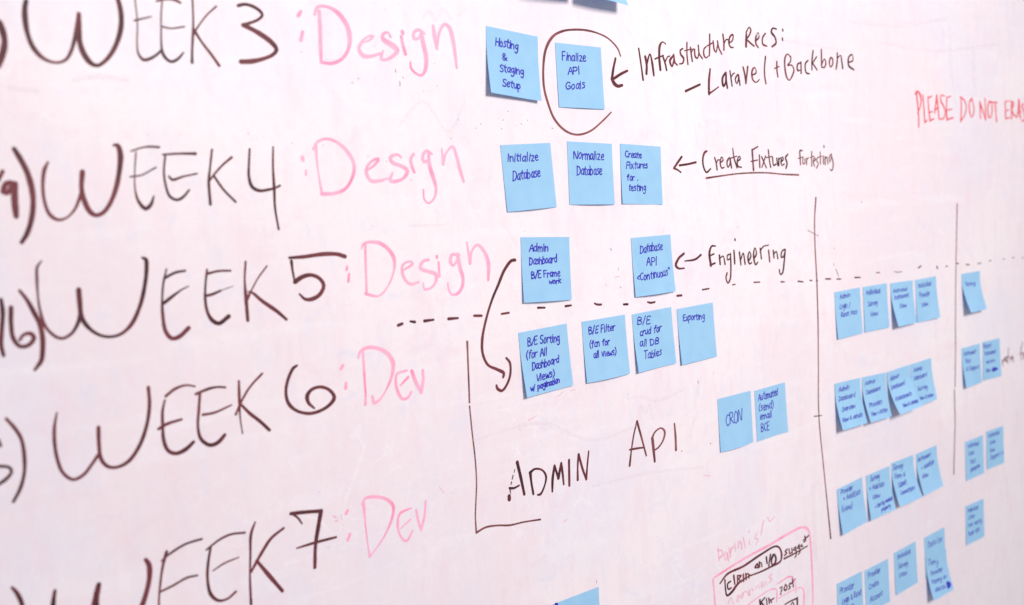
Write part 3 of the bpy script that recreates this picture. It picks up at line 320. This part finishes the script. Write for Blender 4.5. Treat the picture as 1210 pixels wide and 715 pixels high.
# ---------------------------------------------------------------- pen alphabet (grid: cap 10, x-height 6, baseline 0)
G = {
'A': (6, '0 0 3 10 6 0/1 4 5 4'), 'B': (6, '0 0 0 10 4 9 4.5 7 0 5.5 5 4 5 1 0 0'), 'C': (6, '5.5 9 3 10 .5 7 .5 3 3 0 5.5 1.2'), 'D': (6.5, '0 10 .5 0/-.5 9.8 4 9 6 5 4 .8 0 0'),
'E': (5, '5 10 .5 9.7 .5 5 .2 0 5 .4/.5 5 4 5.4'), 'F': (5, '.4 0 0 10/0 10 5 10/.2 5 4 5.5'), 'G': (6.5, '6 9 3 10 .3 6 .8 1.5 3.5 0 6 2 5.6 4.6 3.5 4.4'), 'H': (6, '.3 10 0 0/6 10 5.6 0/0 5 6 5.3'),
'I': (2, '1 10 .8 0'), 'L': (5, '.5 10 0 .3 5 0'), 'N': (6, '0 0 0 10 5.4 0 6 10'), 'O': (6.5, '3 10 .2 6 1 1 3.6 0 6.2 4 5.4 9 3 10'), 'P': (6, '.3 0 0 10/-.5 9.5 4 10 5.6 7.4 4 5 .5 4.6'),
'R': (6, '.2 0 0 10/-.3 9.6 4 10 5.2 7.5 3.6 5.4 .5 5 3 2.6 6 0'), 'S': (5.5, '5.3 9 3 10 .6 8.2 1.4 5.8 4.6 4 5 1.4 2.6 0 .2 1'), 'T': (6, '3 10 3.2 0/0 10 6 10'), 'U': (6, '0 10 .3 2 3 0 5.6 2 6 10'),
'V': (6, '0 10 3 0 6 10'), 'a': (5.2, '4.6 5.4 2.4 6.2 .4 3.6 1 .6 3 .6 4.6 4 4.7 6/4.7 5.6 4.6 1 5.4 0'), 'b': (5, '.3 10 0 .4/0 3.6 2.6 6 4.6 4 3.6 .6 0 .2'), 'c': (4.4, '4.2 5.2 2.4 6.2 .4 3.4 1.4 .3 4.4 .8'),
'd': (5.2, '4.5 5 2.2 6 .4 3 1.6 .2 4.2 1.6/4.7 10.4 4.6 .4'), 'e': (4.6, '.6 3 4.2 3.8 3.6 6 1.4 5.6 .4 2.6 1.8 0 4.6 .9'), 'f': (4, '4.2 9.4 2.6 10.2 1.6 8 1.6 0/0 5.8 3.8 6.2'), 'g': (5, '4.4 5.4 2 6 .5 3.4 2 1 4.2 2.6 4.5 6/4.5 5.6 4.6 -2.4 2.6 -4 .6 -2.8'),
'h': (5, '.2 10 0 0/0 3.4 2.6 6 4.2 4.4 4.5 0'), 'i': (1.8, '.8 6 .8 0/.9 8.6 1 8.9'), 'k': (4.8, '.3 10 0 0/4.2 6 .3 2.8/.8 3.2 4.6 0'), 'l': (1.8, '.8 10 .7 0'), 'm': (7.4, '0 6 .2 0/.2 3.6 2.2 6 3.4 4 3.4 0/3.4 3.6 5.4 6 6.8 4 7 0'),
'n': (5, '0 6 .2 0/.2 3.4 2.6 6 4.2 4.4 4.4 0'), 'o': (4.8, '2.4 6 .4 3.6 1 .6 2.8 0 4.5 2.6 3.8 5.6 2.4 6'), 'p': (5, '.2 6 .4 -4/.2 4 2.8 6.2 4.6 4 3.4 .6 .5 .6'), 'r': (4, '.2 6 .4 0/.4 3.4 2.2 5.8 4 5.6'),
's': (4, '3.8 5.6 1.8 6.2 .6 4.6 3.2 3 3.4 .8 .2 .2'), 't': (4, '1.8 9.4 1.8 1 3.4 0/0 6.2 4 6.6'), 'u': (5, '.2 6 .4 1.2 2 0 4 1.8/4.3 6 4.6 0'), 'v': (4.4, '0 6 2 0 4.4 6.2'), 'w': (6.6, '0 6 1.6 0 3.4 4.6 4.8 0 6.6 6.2'),
'x': (4.6, '0 6 4.4 0/4.2 6.2 .2 0'), 'y': (4.8, '0 6 .8 2 2.6 1.6 4.4 6/4.4 6 3.4 -2.6 1 -4'), 'z': (4.6, '0 6 4.2 6 .6 0/.6 0 4.6 0'), '/': (3.6, '3.4 10.6 0 -.6'), '(': (2.6, '2.4 11 .4 7 .4 2 2.2 -1.6'),
')': (2.6, '.2 11 2.2 7 2.2 2 .2 -1.6'), '&': (5.6, '5.2 .2 1 7 2 10 3.6 8.4 .6 3 2 0 5.4 4'), '+': (4.6, '2.2 6.6 2.2 1.4/0 4 4.6 4.2'), '<': (4, '4 7 0 4.2 4 2'), '>': (3, '0 11 .4 9/2.4 11 2.4 8.8'), '.': (1.4, '.6 0 .8 .3'),
}
def layout(text):
    """strokes on the grid plus total advance; small wobble per letter makes it handwriting"""
    x = 0; out = []
    for ch in text:
        if ch == ' ': x += 4.8; continue
        wd, d = G[ch]; sy = random.uniform(.93, 1.1); dy = random.uniform(-.6, .6); sl = random.uniform(-.06, .14)
        for part in d.split('/'):
            q = [float(t) for t in part.split()]
            pts = [(x + a + sl * b_ + random.uniform(-.22, .22), (b_ * (1.14 if ch.islower() and b_ <= 6.3 else 1)) * sy + dy + random.uniform(-.2, .2)) for a, b_ in zip(q[::2], q[1::2])]
            # keep corners crisp: a straight-sided letter gets its points doubled part way
            out.append(pts)
        x += wd * random.uniform(.9, 1.05) + 1.2
    return out, max(1, x - 1.35)
# ---------------------------------------------------------------- the sticky notes
SZ = .0762; S0 = .2; PW = 1.45
def profile(L):
    """drop and height of the paper at 41 stations down its length for a corner lifted by L"""
    y = 0; out = [(0, 0)]
    for i in range(1, 41):
        t = (i - .5) / 40; q = max(0, (t - S0) / (1 - S0)); dz = L * PW * q ** (PW - 1) / (1 - S0) / SZ if q else 0
        y += math.sqrt(max(.02, 1 - dz * dz)) * SZ / 40
        out.append((y, L * max(0, (i / 40 - S0) / (1 - S0)) ** PW))
    return out
def note_builder(p, zb):
    x0, y0, th, La, Lb = p; c_, s_ = math.cos(th), math.sin(th); cache = {}
    wob = random.uniform(-1, 1); wob2 = random.uniform(-1, 1)
    def put(u, t, off=0):
        L = La + (Lb - La) * u; key = round(L, 5)
        if key not in cache: cache[key] = profile(L)
        pr = cache[key]; k_ = min(40, max(0, t * 40)); i = min(39, int(k_)); fr = k_ - i
        dn = pr[i][0] * (1 - fr) + pr[i + 1][0] * fr; z = pr[i][1] * (1 - fr) + pr[i + 1][1] * fr
        if t < 0: dn = t * SZ
        z += max(0, t - .25) ** 1.5 * (.006 if x0 < .6 else .0012) * max(-.3, math.sin(u * math.pi) * wob + .4 * wob2 * (u - .5))      # slight cupping
        z = max(z, 0) + zb + off
        a = (u - .5) * SZ
        return B(x0 + c_ * a + s_ * dn, y0 + s_ * a - c_ * dn, z)
    return put
NOTES = [
{"p":[0.07958,0.42624,0.04787,0.02755,0.017],"z":0,"lines":[],"dots":[],"label":"blue sticky note just above the top edge, casting the left of the two shadows","group":"blue sticky notes stuck beside the headings","shade":0},
{"p":[0.16822,0.42494,-0.03232,0.02085,0.018],"z":0,"lines":[],"dots":[],"label":"blue sticky note whose lifted bottom corner pokes in at the top edge","group":"blue sticky notes stuck beside the headings","shade":0},
{"p":[0.02825,0.30924,-0.08131,0.009,0.0055],"z":0,"lines":[["Hosting",0.1716,0.2606,0.5958,0.2708,0.0099,-0.1211],["&",0.283,0.467,0.3676,0.4599,0.0073,-0.099],["Staging",0.2191,0.6445,0.6828,0.6325,0.0084,-0.1098],["Setup",0.2446,0.8722,0.6016,0.8568,0.008,-0.1085]],"dots":[],"label":"blue sticky note reading Hosting & Staging Setup, left of the circled one","group":"blue sticky notes stuck beside the headings","shade":0},
{"p":[0.13101,0.3011,-0.00817,0.0008,0.0008],"z":0,"lines":[["Finalize",0.1301,0.2669,0.6369,0.2466,0.009,-0.1215],["API",0.2361,0.4819,0.4827,0.4581,0.0086,-0.1169],["Goals",0.1646,0.7237,0.5736,0.6798,0.0087,-0.1168]],"dots":[],"label":"blue sticky note reading Finalize API Goals inside the drawn circle","group":"blue sticky notes stuck beside the headings","shade":0},
{"p":[0.03671,0.1814,0.03887,0.0008,0.0008],"z":0,"lines":[["Initialize",0.106,0.248,0.7091,0.2619,0.0145,-0.1195],["Database",0.1634,0.5375,0.7116,0.5164,0.0158,-0.1324]],"dots":[],"label":"tilted blue sticky note reading Initialize Database","group":"blue sticky notes stuck beside the headings","shade":0},
{"p":[0.14016,0.18352,-0.03398,0.0008,0.0008],"z":0,"lines":[["Normalize",0.1306,0.268,0.7937,0.2745,0.0065,-0.128],["Database",0.1757,0.5288,0.729,0.5068,0.0068,-0.1358]],"dots":[],"label":"blue sticky note reading Normalize Database","group":"blue sticky notes stuck beside the headings","shade":0},
{"p":[0.23105,0.18068,-0.04813,0.00243,0.0008],"z":0,"lines":[["Create",0.1166,0.2233,0.5096,0.2219,0.0064,-0.0989],["Fixtures",0.1299,0.4023,0.6501,0.3879,0.0069,-0.1083],["for .",0.1424,0.6028,0.4017,0.5976,0.0061,-0.0988],["testing",0.1681,0.778,0.5884,0.7723,0.0064,-0.106]],"dots":[],"label":"blue sticky note reading Create Fixtures for testing","group":"blue sticky notes stuck beside the headings","shade":0},
{"p":[0.0574,0.07202,-0.05488,0.0022,0.00252],"z":0,"lines":[["Admin",0.1606,0.2206,0.5447,0.2203,0.0057,-0.1075],["Dashboard",0.1497,0.4243,0.715,0.399,0.006,-0.1114],["B/E Frame",0.1807,0.6287,0.7612,0.6156,0.0055,-0.1027],["work",0.5214,0.7338,0.7725,0.7258,0.0042,-0.0737]],"dots":[],"label":"blue sticky note reading Admin Dashboard B/E Frame work","group":"blue sticky notes stuck beside the headings","shade":0},
{"p":[0.24064,0.06241,0.0029,0.0022,0.00333],"z":0,"lines":[["Database",0.1998,0.2711,0.7611,0.2529,0.013,-0.1321],["API",0.3338,0.4915,0.5734,0.5033,0.0135,-0.1306],["<Continuous>",0.0658,0.7335,0.8848,0.7042,0.0115,-0.1208]],"dots":[],"label":"blue sticky note reading Database API <Continuous>, left of Engineering","group":"blue sticky notes stuck beside the headings","shade":0},
{"p":[0.04392,-0.03507,0.02735,0.005,0.003],"z":0,"lines":[["B/E Sorting",0.1662,0.2254,0.8078,0.2567,0.018,-0.1155],["(for All",0.1057,0.4164,0.5178,0.4342,0.0176,-0.1112],["Dashboard",0.193,0.6108,0.7503,0.5893,0.0163,-0.1096],["Views)",0.2462,0.7973,0.6236,0.7826,0.0153,-0.1073],["w/ pagination",0.1002,0.9258,0.717,0.9024,0.0134,-0.0877]],"dots":[],"label":"curling blue sticky note reading B/E Sorting (for All Dashboard Views) w/ pagination","group":"blue sticky notes stuck beside the headings","shade":0},
{"p":[0.14508,-0.03472,0.00539,0.0022,0.00258],"z":0,"lines":[["B/E Filter",0.1443,0.228,0.7384,0.2285,0.0129,-0.1135],["(fcn for",0.134,0.4415,0.5807,0.4466,0.0118,-0.104],["all views)",0.1903,0.6163,0.7048,0.6363,0.0114,-0.1008]],"dots":[],"label":"blue sticky note reading B/E Filter (fcn for all views)","group":"blue sticky notes stuck beside the headings","shade":0},
{"p":[0.23394,-0.03498,0.02178,0.00474,0.0022],"z":0,"lines":[["B/E",0.1205,0.1856,0.4258,0.2179,0.0208,-0.1266],["crud for",0.1521,0.3882,0.692,0.3804,0.0181,-0.1124],["all DB",0.1132,0.5686,0.5997,0.597,0.0178,-0.1099],["Tables",0.1828,0.7997,0.6354,0.7991,0.0195,-0.1243]],"dots":[],"label":"blue sticky note reading B/E crud for all DB Tables","group":"blue sticky notes stuck beside the headings","shade":0},
{"p":[0.32108,-0.03771,0.01499,0.0022,0.0022],"z":0,"lines":[["Exporting",0.1477,0.2279,0.7327,0.2662,0.0128,-0.1056]],"dots":[],"label":"blue sticky note with the single word Exporting","group":"blue sticky notes stuck beside the headings","shade":0},
{"p":[0.39639,-0.17428,-0.00477,0.0008,0.0008],"z":0,"lines":[["CRON",0.1927,0.5406,0.6674,0.5155,0.0111,-0.2029]],"dots":[],"label":"blue sticky note reading CRON","group":"blue sticky notes stuck beside the headings","shade":0},
{"p":[0.48157,-0.17591,0.00798,0.0008,0.0008],"z":0,"lines":[["Automated",0.1066,0.2183,0.7315,0.2157,0.0098,-0.1344],["(send)",0.1023,0.4115,0.5678,0.4415,0.0099,-0.1346],["email",0.1283,0.5993,0.5036,0.6093,0.0092,-0.126],["BCE",0.1459,0.8352,0.3982,0.8511,0.011,-0.1505]],"dots":[],"label":"blue sticky note reading Automated (send) email, right of CRON","group":"blue sticky notes stuck beside the headings","shade":0},
{"p":[0.06874,-0.36914,-0.02303,0.00062,0.00074],"z":0,"lines":[],"dots":[[0.0603,0.0249,0.04,0.03]],"label":"blue sticky note cut off by the bottom edge, only its top corner showing","group":"blue sticky notes stuck beside the headings","shade":0},
{"p":[0.70236,-0.05189,0.01275,0.00276,0.00153],"z":0,"lines":[["Admin",0.1969,0.1678,0.5915,0.161,0.0146,-0.0946],["Login /",0.1654,0.3725,0.5627,0.3824,0.0157,-0.1018],["Reset Pass",0.1962,0.5525,0.825,0.5562,0.0142,-0.0945]],"dots":[],"label":"first blue sticky note of the top grid row, reading Admin Login","group":"blue sticky notes in the grid between the vertical lines","shade":0},
{"p":[0.78777,-0.05201,-0.00334,0.0008,0.00224],"z":1,"lines":[["Individual",0.1199,0.1852,0.6983,0.1885,0.008,-0.1034],["Survey",0.1631,0.4454,0.5675,0.4341,0.0082,-0.1007],["View",0.2409,0.6772,0.5579,0.672,0.0078,-0.0906]],"dots":[],"label":"second blue sticky note of the top grid row, reading Individual Survey View","group":"blue sticky notes in the grid between the vertical lines","shade":0},
{"p":[0.87603,-0.05418,-0.01531,0.01232,0.00588],"z":1,"lines":[["Individual",0.0961,0.224,0.7168,0.2214,0.03,-0.077],["Instrument",0.1194,0.3811,0.7679,0.3676,0.0343,-0.0915],["View",0.2747,0.5935,0.614,0.5892,0.0331,-0.0987]],"dots":[],"label":"third blue sticky note of the top grid row, its lower left corner curling up","group":"blue sticky notes in the grid between the vertical lines","shade":0},
{"p":[0.9614,-0.05515,0.01018,0.00122,0.00511],"z":0,"lines":[["Individual",0.1216,0.1972,0.7365,0.2012,0.0117,-0.1086],["Provider",0.1506,0.4348,0.6386,0.4306,0.013,-0.1142],["View",0.2306,0.6659,0.5079,0.6482,0.0124,-0.0971]],"dots":[],"label":"last blue sticky note of the top grid row, reading Individual Provider View","group":"blue sticky notes in the grid between the vertical lines","shade":0},
{"p":[0.69162,-0.20034,-0.02527,0.01267,0.01122],"z":1,"lines":[["Admin",0.1418,0.2011,0.5381,0.1876,0.031,-0.0989],["Dashboard",0.1074,0.388,0.7371,0.3767,0.0292,-0.0927],["Overview",0.1446,0.6209,0.6728,0.6107,0.0291,-0.0913],["View & details",0.0673,0.8334,0.8681,0.8295,0.0264,-0.0828]],"dots":[],"label":"first blue sticky note of the second grid row, reading Admin Dashboard Overview","group":"blue sticky notes in the grid between the vertical lines","shade":0},
{"p":[0.77351,-0.2034,-0.03697,0.01444,0.00943],"z":1,"lines":[["Admin",0.1016,0.1892,0.5063,0.1686,0.0328,-0.0828],["Dashboard",0.1225,0.3923,0.7091,0.3629,0.0335,-0.0876],["Providers",0.1456,0.6774,0.6861,0.6685,0.0346,-0.0945],["View + Action",0.112,0.8734,0.836,0.8619,0.0319,-0.0884]],"dots":[],"label":"second blue sticky note of the second grid row","group":"blue sticky notes in the grid between the vertical lines","shade":0},
{"p":[0.85252,-0.20416,0.02865,0.02002,0.02097],"z":4,"lines":[["Admin",0.0844,0.226,0.4849,0.1999,0.054,-0.097],["Dashboard",0.079,0.4137,0.6566,0.4052,0.0507,-0.0898],["Assessments",0.078,0.6779,0.7815,0.6883,0.0502,-0.087],["View & details",0.2442,0.8684,0.9056,0.8855,0.043,-0.0716]],"dots":[],"label":"third blue sticky note of the second grid row, tilted and overlapping the last","group":"blue sticky notes in the grid between the vertical lines","shade":0},
{"p":[0.93286,-0.20293,0.01816,0.00804,0.00834],"z":0,"lines":[["Admin",0.144,0.2111,0.5561,0.2069,0.0283,-0.0993],["Dashboard",0.1197,0.3931,0.7122,0.3946,0.0265,-0.0926],["Survey",0.2106,0.6507,0.6544,0.6752,0.0267,-0.0915],["View & Action",0.2161,0.8765,0.845,0.8982,0.0219,-0.0742]],"dots":[],"label":"last blue sticky note of the second grid row, partly under its tilted neighbour","group":"blue sticky notes in the grid between the vertical lines","shade":0},
{"p":[0.68507,-0.37033,0.04576,0.00551,0.00477],"z":1,"lines":[["Provider",0.1313,0.1496,0.5955,0.1588,0.0231,-0.1009],["+ Add/Edit",0.2034,0.3042,0.8744,0.3438,0.0233,-0.1007],["(view)",0.0987,0.5251,0.4966,0.5482,0.0254,-0.1105]],"dots":[],"label":"first blue sticky note of the third grid row, reading Provider + Add/Edit","group":"blue sticky notes in the grid between the vertical lines","shade":0},
{"p":[0.77382,-0.36919,0.00937,0.00593,0.0088],"z":0,"lines":[["Survey",0.1505,0.1593,0.5541,0.1764,0.0254,-0.1101],["+ Add/Edit",0.0946,0.3529,0.7149,0.392,0.0222,-0.0962],["View",0.1763,0.5764,0.4694,0.5849,0.0209,-0.0885],["+ Sort by module",0.2254,0.7885,0.9429,0.7617,0.0195,-0.0811],["property",0.4454,0.9026,0.8163,0.9007,0.0188,-0.0747]],"dots":[],"label":"second blue sticky note of the third grid row, the one with five lines of writing","group":"blue sticky notes in the grid between the vertical lines","shade":0},
{"p":[0.85626,-0.36608,-0.01076,0.01333,0.01457],"z":0,"lines":[["Survey",0.037,0.1732,0.4869,0.2,0.0394,-0.1108],["Form &",0.0961,0.3794,0.533,0.4143,0.0373,-0.1014],["Submit",0.1538,0.596,0.526,0.5832,0.0373,-0.098],["Connections",0.1605,0.7656,0.7855,0.766,0.0325,-0.0839]],"dots":[],"label":"third blue sticky note of the third grid row","group":"blue sticky notes in the grid between the vertical lines","shade":0},
{"p":[0.94183,-0.36682,0.01725,0.0121,0.00987],"z":0,"lines":[["Instrument",0.0552,0.1984,0.6685,0.2046,0.0388,-0.0954],["+ Add/Edit",0.1842,0.4168,0.797,0.4118,0.0347,-0.0878],["View",0.1196,0.6131,0.428,0.6323,0.0401,-0.1017]],"dots":[],"label":"last blue sticky note of the third grid row, its top right corner curled","group":"blue sticky notes in the grid between the vertical lines","shade":0},
{"p":[0.67331,-0.52667,-0.01331,0.0008,0.00061],"z":0,"lines":[["Provider",0.1009,0.251,0.6572,0.2855,0.0052,-0.1346],["Login & Reset",0.1732,0.4986,0.9448,0.502,0.0049,-0.1219],["Pass",0.3459,0.6909,0.6146,0.6904,0.0048,-0.1096]],"dots":[],"label":"first blue sticky note of the bottom grid row, cut off by the bottom edge","group":"blue sticky notes in the grid between the vertical lines","shade":0},
{"p":[0.75774,-0.52909,-0.01036,0.00018,0.00074],"z":0,"lines":[["Provider",0.1303,0.2096,0.6466,0.2112,0.0069,-0.1167],["Create",0.1573,0.47,0.5476,0.4764,0.0069,-0.1152],["Account",0.1769,0.7663,0.7057,0.7603,0.0073,-0.119]],"dots":[],"label":"second blue sticky note of the bottom grid row, reading Create Account","group":"blue sticky notes in the grid between the vertical lines","shade":0},
{"p":[0.85364,-0.52483,0.00869,0.0008,0.00093],"z":0,"lines":[["Individual",0.1414,0.1891,0.7275,0.2107,0.011,-0.11],["Survey",0.1533,0.4219,0.5837,0.4556,0.011,-0.11],["View",0.1617,0.6404,0.5011,0.6627,0.0105,-0.1049]],"dots":[],"label":"flat blue sticky note standing alone between Create Account and the curling note","group":"blue sticky notes in the grid between the vertical lines","shade":0},
{"p":[0.96108,-0.52666,0.00269,0.0008,0.00081],"z":0,"lines":[["Data Use",0.1739,0.2854,0.8414,0.3131,0.0096,-0.1268]],"dots":[],"label":"blue sticky note mostly covered by the long curling note stuck over its lower half","group":"blue sticky notes in the grid between the vertical lines","shade":0},
{"p":[0.96346,-0.56762,-0.01681,0.01233,0.013],"z":4,"lines":[["Terry",0.0643,0.1689,0.5534,0.2701,0.0405,-0.1112],["Provider",0.1361,0.448,0.6991,0.4763,0.0369,-0.0991],["Pairing on",0.1169,0.645,0.8084,0.6723,0.0329,-0.0877],["device",0.156,0.8292,0.627,0.8681,0.0347,-0.0914]],"dots":[[0.8197,0.8403,0.11,0.085]],"label":"curling blue sticky note with a dark ink blot in its lower right corner","group":"blue sticky notes in the grid between the vertical lines","shade":0},
{"p":[1.13729,-0.05939,-0.00311,0.01619,0.01132],"z":0,"lines":[["Testing",0.1096,0.3129,0.6888,0.3331,0.0465,-0.0835]],"dots":[],"label":"strongly curled blue sticky note alone under the dashed line at right","group":"blue sticky notes in the column right of the second vertical line","shade":0},
{"p":[1.12785,-0.20119,-0.00519,0.00711,0.0024],"z":0,"lines":[["Instrument",0.1105,0.2039,0.7574,0.2178,0.0257,-0.1],["Test",0.1412,0.3898,0.4362,0.4032,0.0217,-0.087],["UI Support",0.1353,0.5864,0.8895,0.6314,0.0234,-0.0951]],"dots":[],"label":"left blue sticky note of the pair in the middle of the right column","group":"blue sticky notes in the column right of the second vertical line","shade":0},
{"p":[1.21542,-0.20121,-0.02406,0.001,0.00297],"z":0,"lines":[["Report",0.0593,0.1656,0.5017,0.1759,0.0061,-0.1023],["Instrument",0.1256,0.3613,0.7497,0.3657,0.0069,-0.1044],["Version",0.152,0.5838,0.6681,0.585,0.006,-0.0862],["View",0.1466,0.8064,0.378,0.8023,0.0059,-0.0828]],"dots":[[0.6291,0.783,0.17,0.055]],"label":"blue sticky note of the right column with a scribbled out word at its foot","group":"blue sticky notes in the column right of the second vertical line","shade":0},
{"p":[1.12951,-0.38361,-0.01066,0.0008,0.0008],"z":0,"lines":[["Individual",0.1419,0.1772,0.7561,0.2065,0.0049,-0.1001],["User",0.189,0.3733,0.4776,0.394,0.0047,-0.0954],["Test",0.223,0.6115,0.5265,0.6148,0.0047,-0.0959],["permission",0.2534,0.8129,0.76,0.7905,0.0047,-0.0964]],"dots":[],"label":"left and lower blue sticky note of the flat pair in the right column","group":"blue sticky notes in the column right of the second vertical line","shade":0},
{"p":[1.22019,-0.38144,-0.03196,0.00093,0.0008],"z":0,"lines":[["Individual",0.1189,0.1761,0.7615,0.1795,0.0048,-0.099],["User",0.171,0.3652,0.5271,0.3748,0.0042,-0.0883],["View",0.1733,0.5745,0.4726,0.5861,0.0043,-0.0884],["Support UI",0.1949,0.7655,0.9645,0.7609,0.0045,-0.0942]],"dots":[],"label":"right and higher blue sticky note of the flat pair in the right column","group":"blue sticky notes in the column right of the second vertical line","shade":0},
{"p":[1.12352,-0.50965,-0.03662,0.0008,0.0008],"z":0,"lines":[["Individual",0.1044,0.1831,0.6895,0.2001,0.0016,-0.1017],["User",0.156,0.3658,0.4985,0.3774,0.0014,-0.0941],["can verify",0.1258,0.5529,0.8621,0.592,0.0015,-0.0946],["their info",0.122,0.7909,0.7347,0.7859,0.0016,-0.1041]],"dots":[],"label":"lone blue sticky note lowest in the right column","group":"blue sticky notes in the column right of the second vertical line","shade":0}
]
for nd in NOTES:
    put = note_builder(nd['p'], .0004 + nd['z'] * .0002)
    e = bpy.data.objects.new('sticky_note', None); S.collection.objects.link(e)
    o0 = put(.5, 0); e.location = o0; inv = Matrix.Translation(-o0)
    e['label'] = nd['label']; e['category'] = 'sticky note'; e['group'] = nd['group']
    N = 18; v = []; fc = []
    for side, off in ((0, .00012), (1, 0)):
        for j in range(N + 1):
            for i in range(N + 1): v.append(inv @ put(i / N, j / N, off))
    M1 = (N + 1) ** 2; r_ = N + 1
    for j in range(N):
        for i in range(N):
            a = j * r_ + i
            fc.append((a, a + r_, a + r_ + 1, a + 1)); fc.append((M1 + a, M1 + a + 1, M1 + a + r_ + 1, M1 + a + r_))
    def rim(a, b_):
        k_ = len(v); v.extend((v[a], v[b_], v[M1 + b_], v[M1 + a])); fc.append((k_, k_ + 1, k_ + 2, k_ + 3))
    for i in range(N):
        rim(i, i + 1); rim(N * r_ + i + 1, N * r_ + i); rim((i + 1) * r_, i * r_); rim(i * r_ + N, (i + 1) * r_ + N)
    me = bpy.data.meshes.new('paper_sheet'); me.from_pydata(v, [], fc); me.update()
    me.polygons.foreach_set('use_smooth', [i < 2 * N * N for i in range(len(fc))])
    link('paper_sheet', me, [paper(nd['shade'])], e)
    kk = 0
    for line in nd['lines']:
        text, ax_, ay_, bx_, by_, hx, hy = line
        I = Ink(); st, W = layout(text)
        rnd_w = .0215 if nd['p'][0] < .6 else .0175
        for pts in st:
            q = []
            for gx, gy in pts:
                s1 = gx / W; s2 = gy / 10
                u = ax_ + (bx_ - ax_) * s1 + hx * s2; t = ay_ + (by_ - ay_) * s1 + hy * s2
                q.append((u, t, rnd_w * random.uniform(.85, 1.15)))
            kk += 1; z = .00018 + (kk % 8) * .000008
            I.stroke(q, lambda a, b_, zz: inv @ put(a, b_, zz), z, z + .000007, .03, .05)
        link('handwriting', I.build('handwriting'), [PEN], e, label='blue handwriting: ' + text)
    for (u, t, ru, rt) in nd['dots']:
        vv = [inv @ put(u, t, .0003)]; n_ = 26
        for a in range(n_):
            r = 2 * math.pi * a / n_; k_ = 1 + .12 * math.sin(3 * r + 1) + .06 * math.sin(7 * r)
            vv.append(inv @ put(u + ru * math.cos(r) * k_, t + rt * math.sin(r) * k_, .0003))
        me = bpy.data.meshes.new('ink_blot'); me.from_pydata(vv, [], [(0, 1 + (a + 1) % n_, 1 + a) for a in range(n_)]); me.update()
        link('ink_blot', me, [PEN], e)
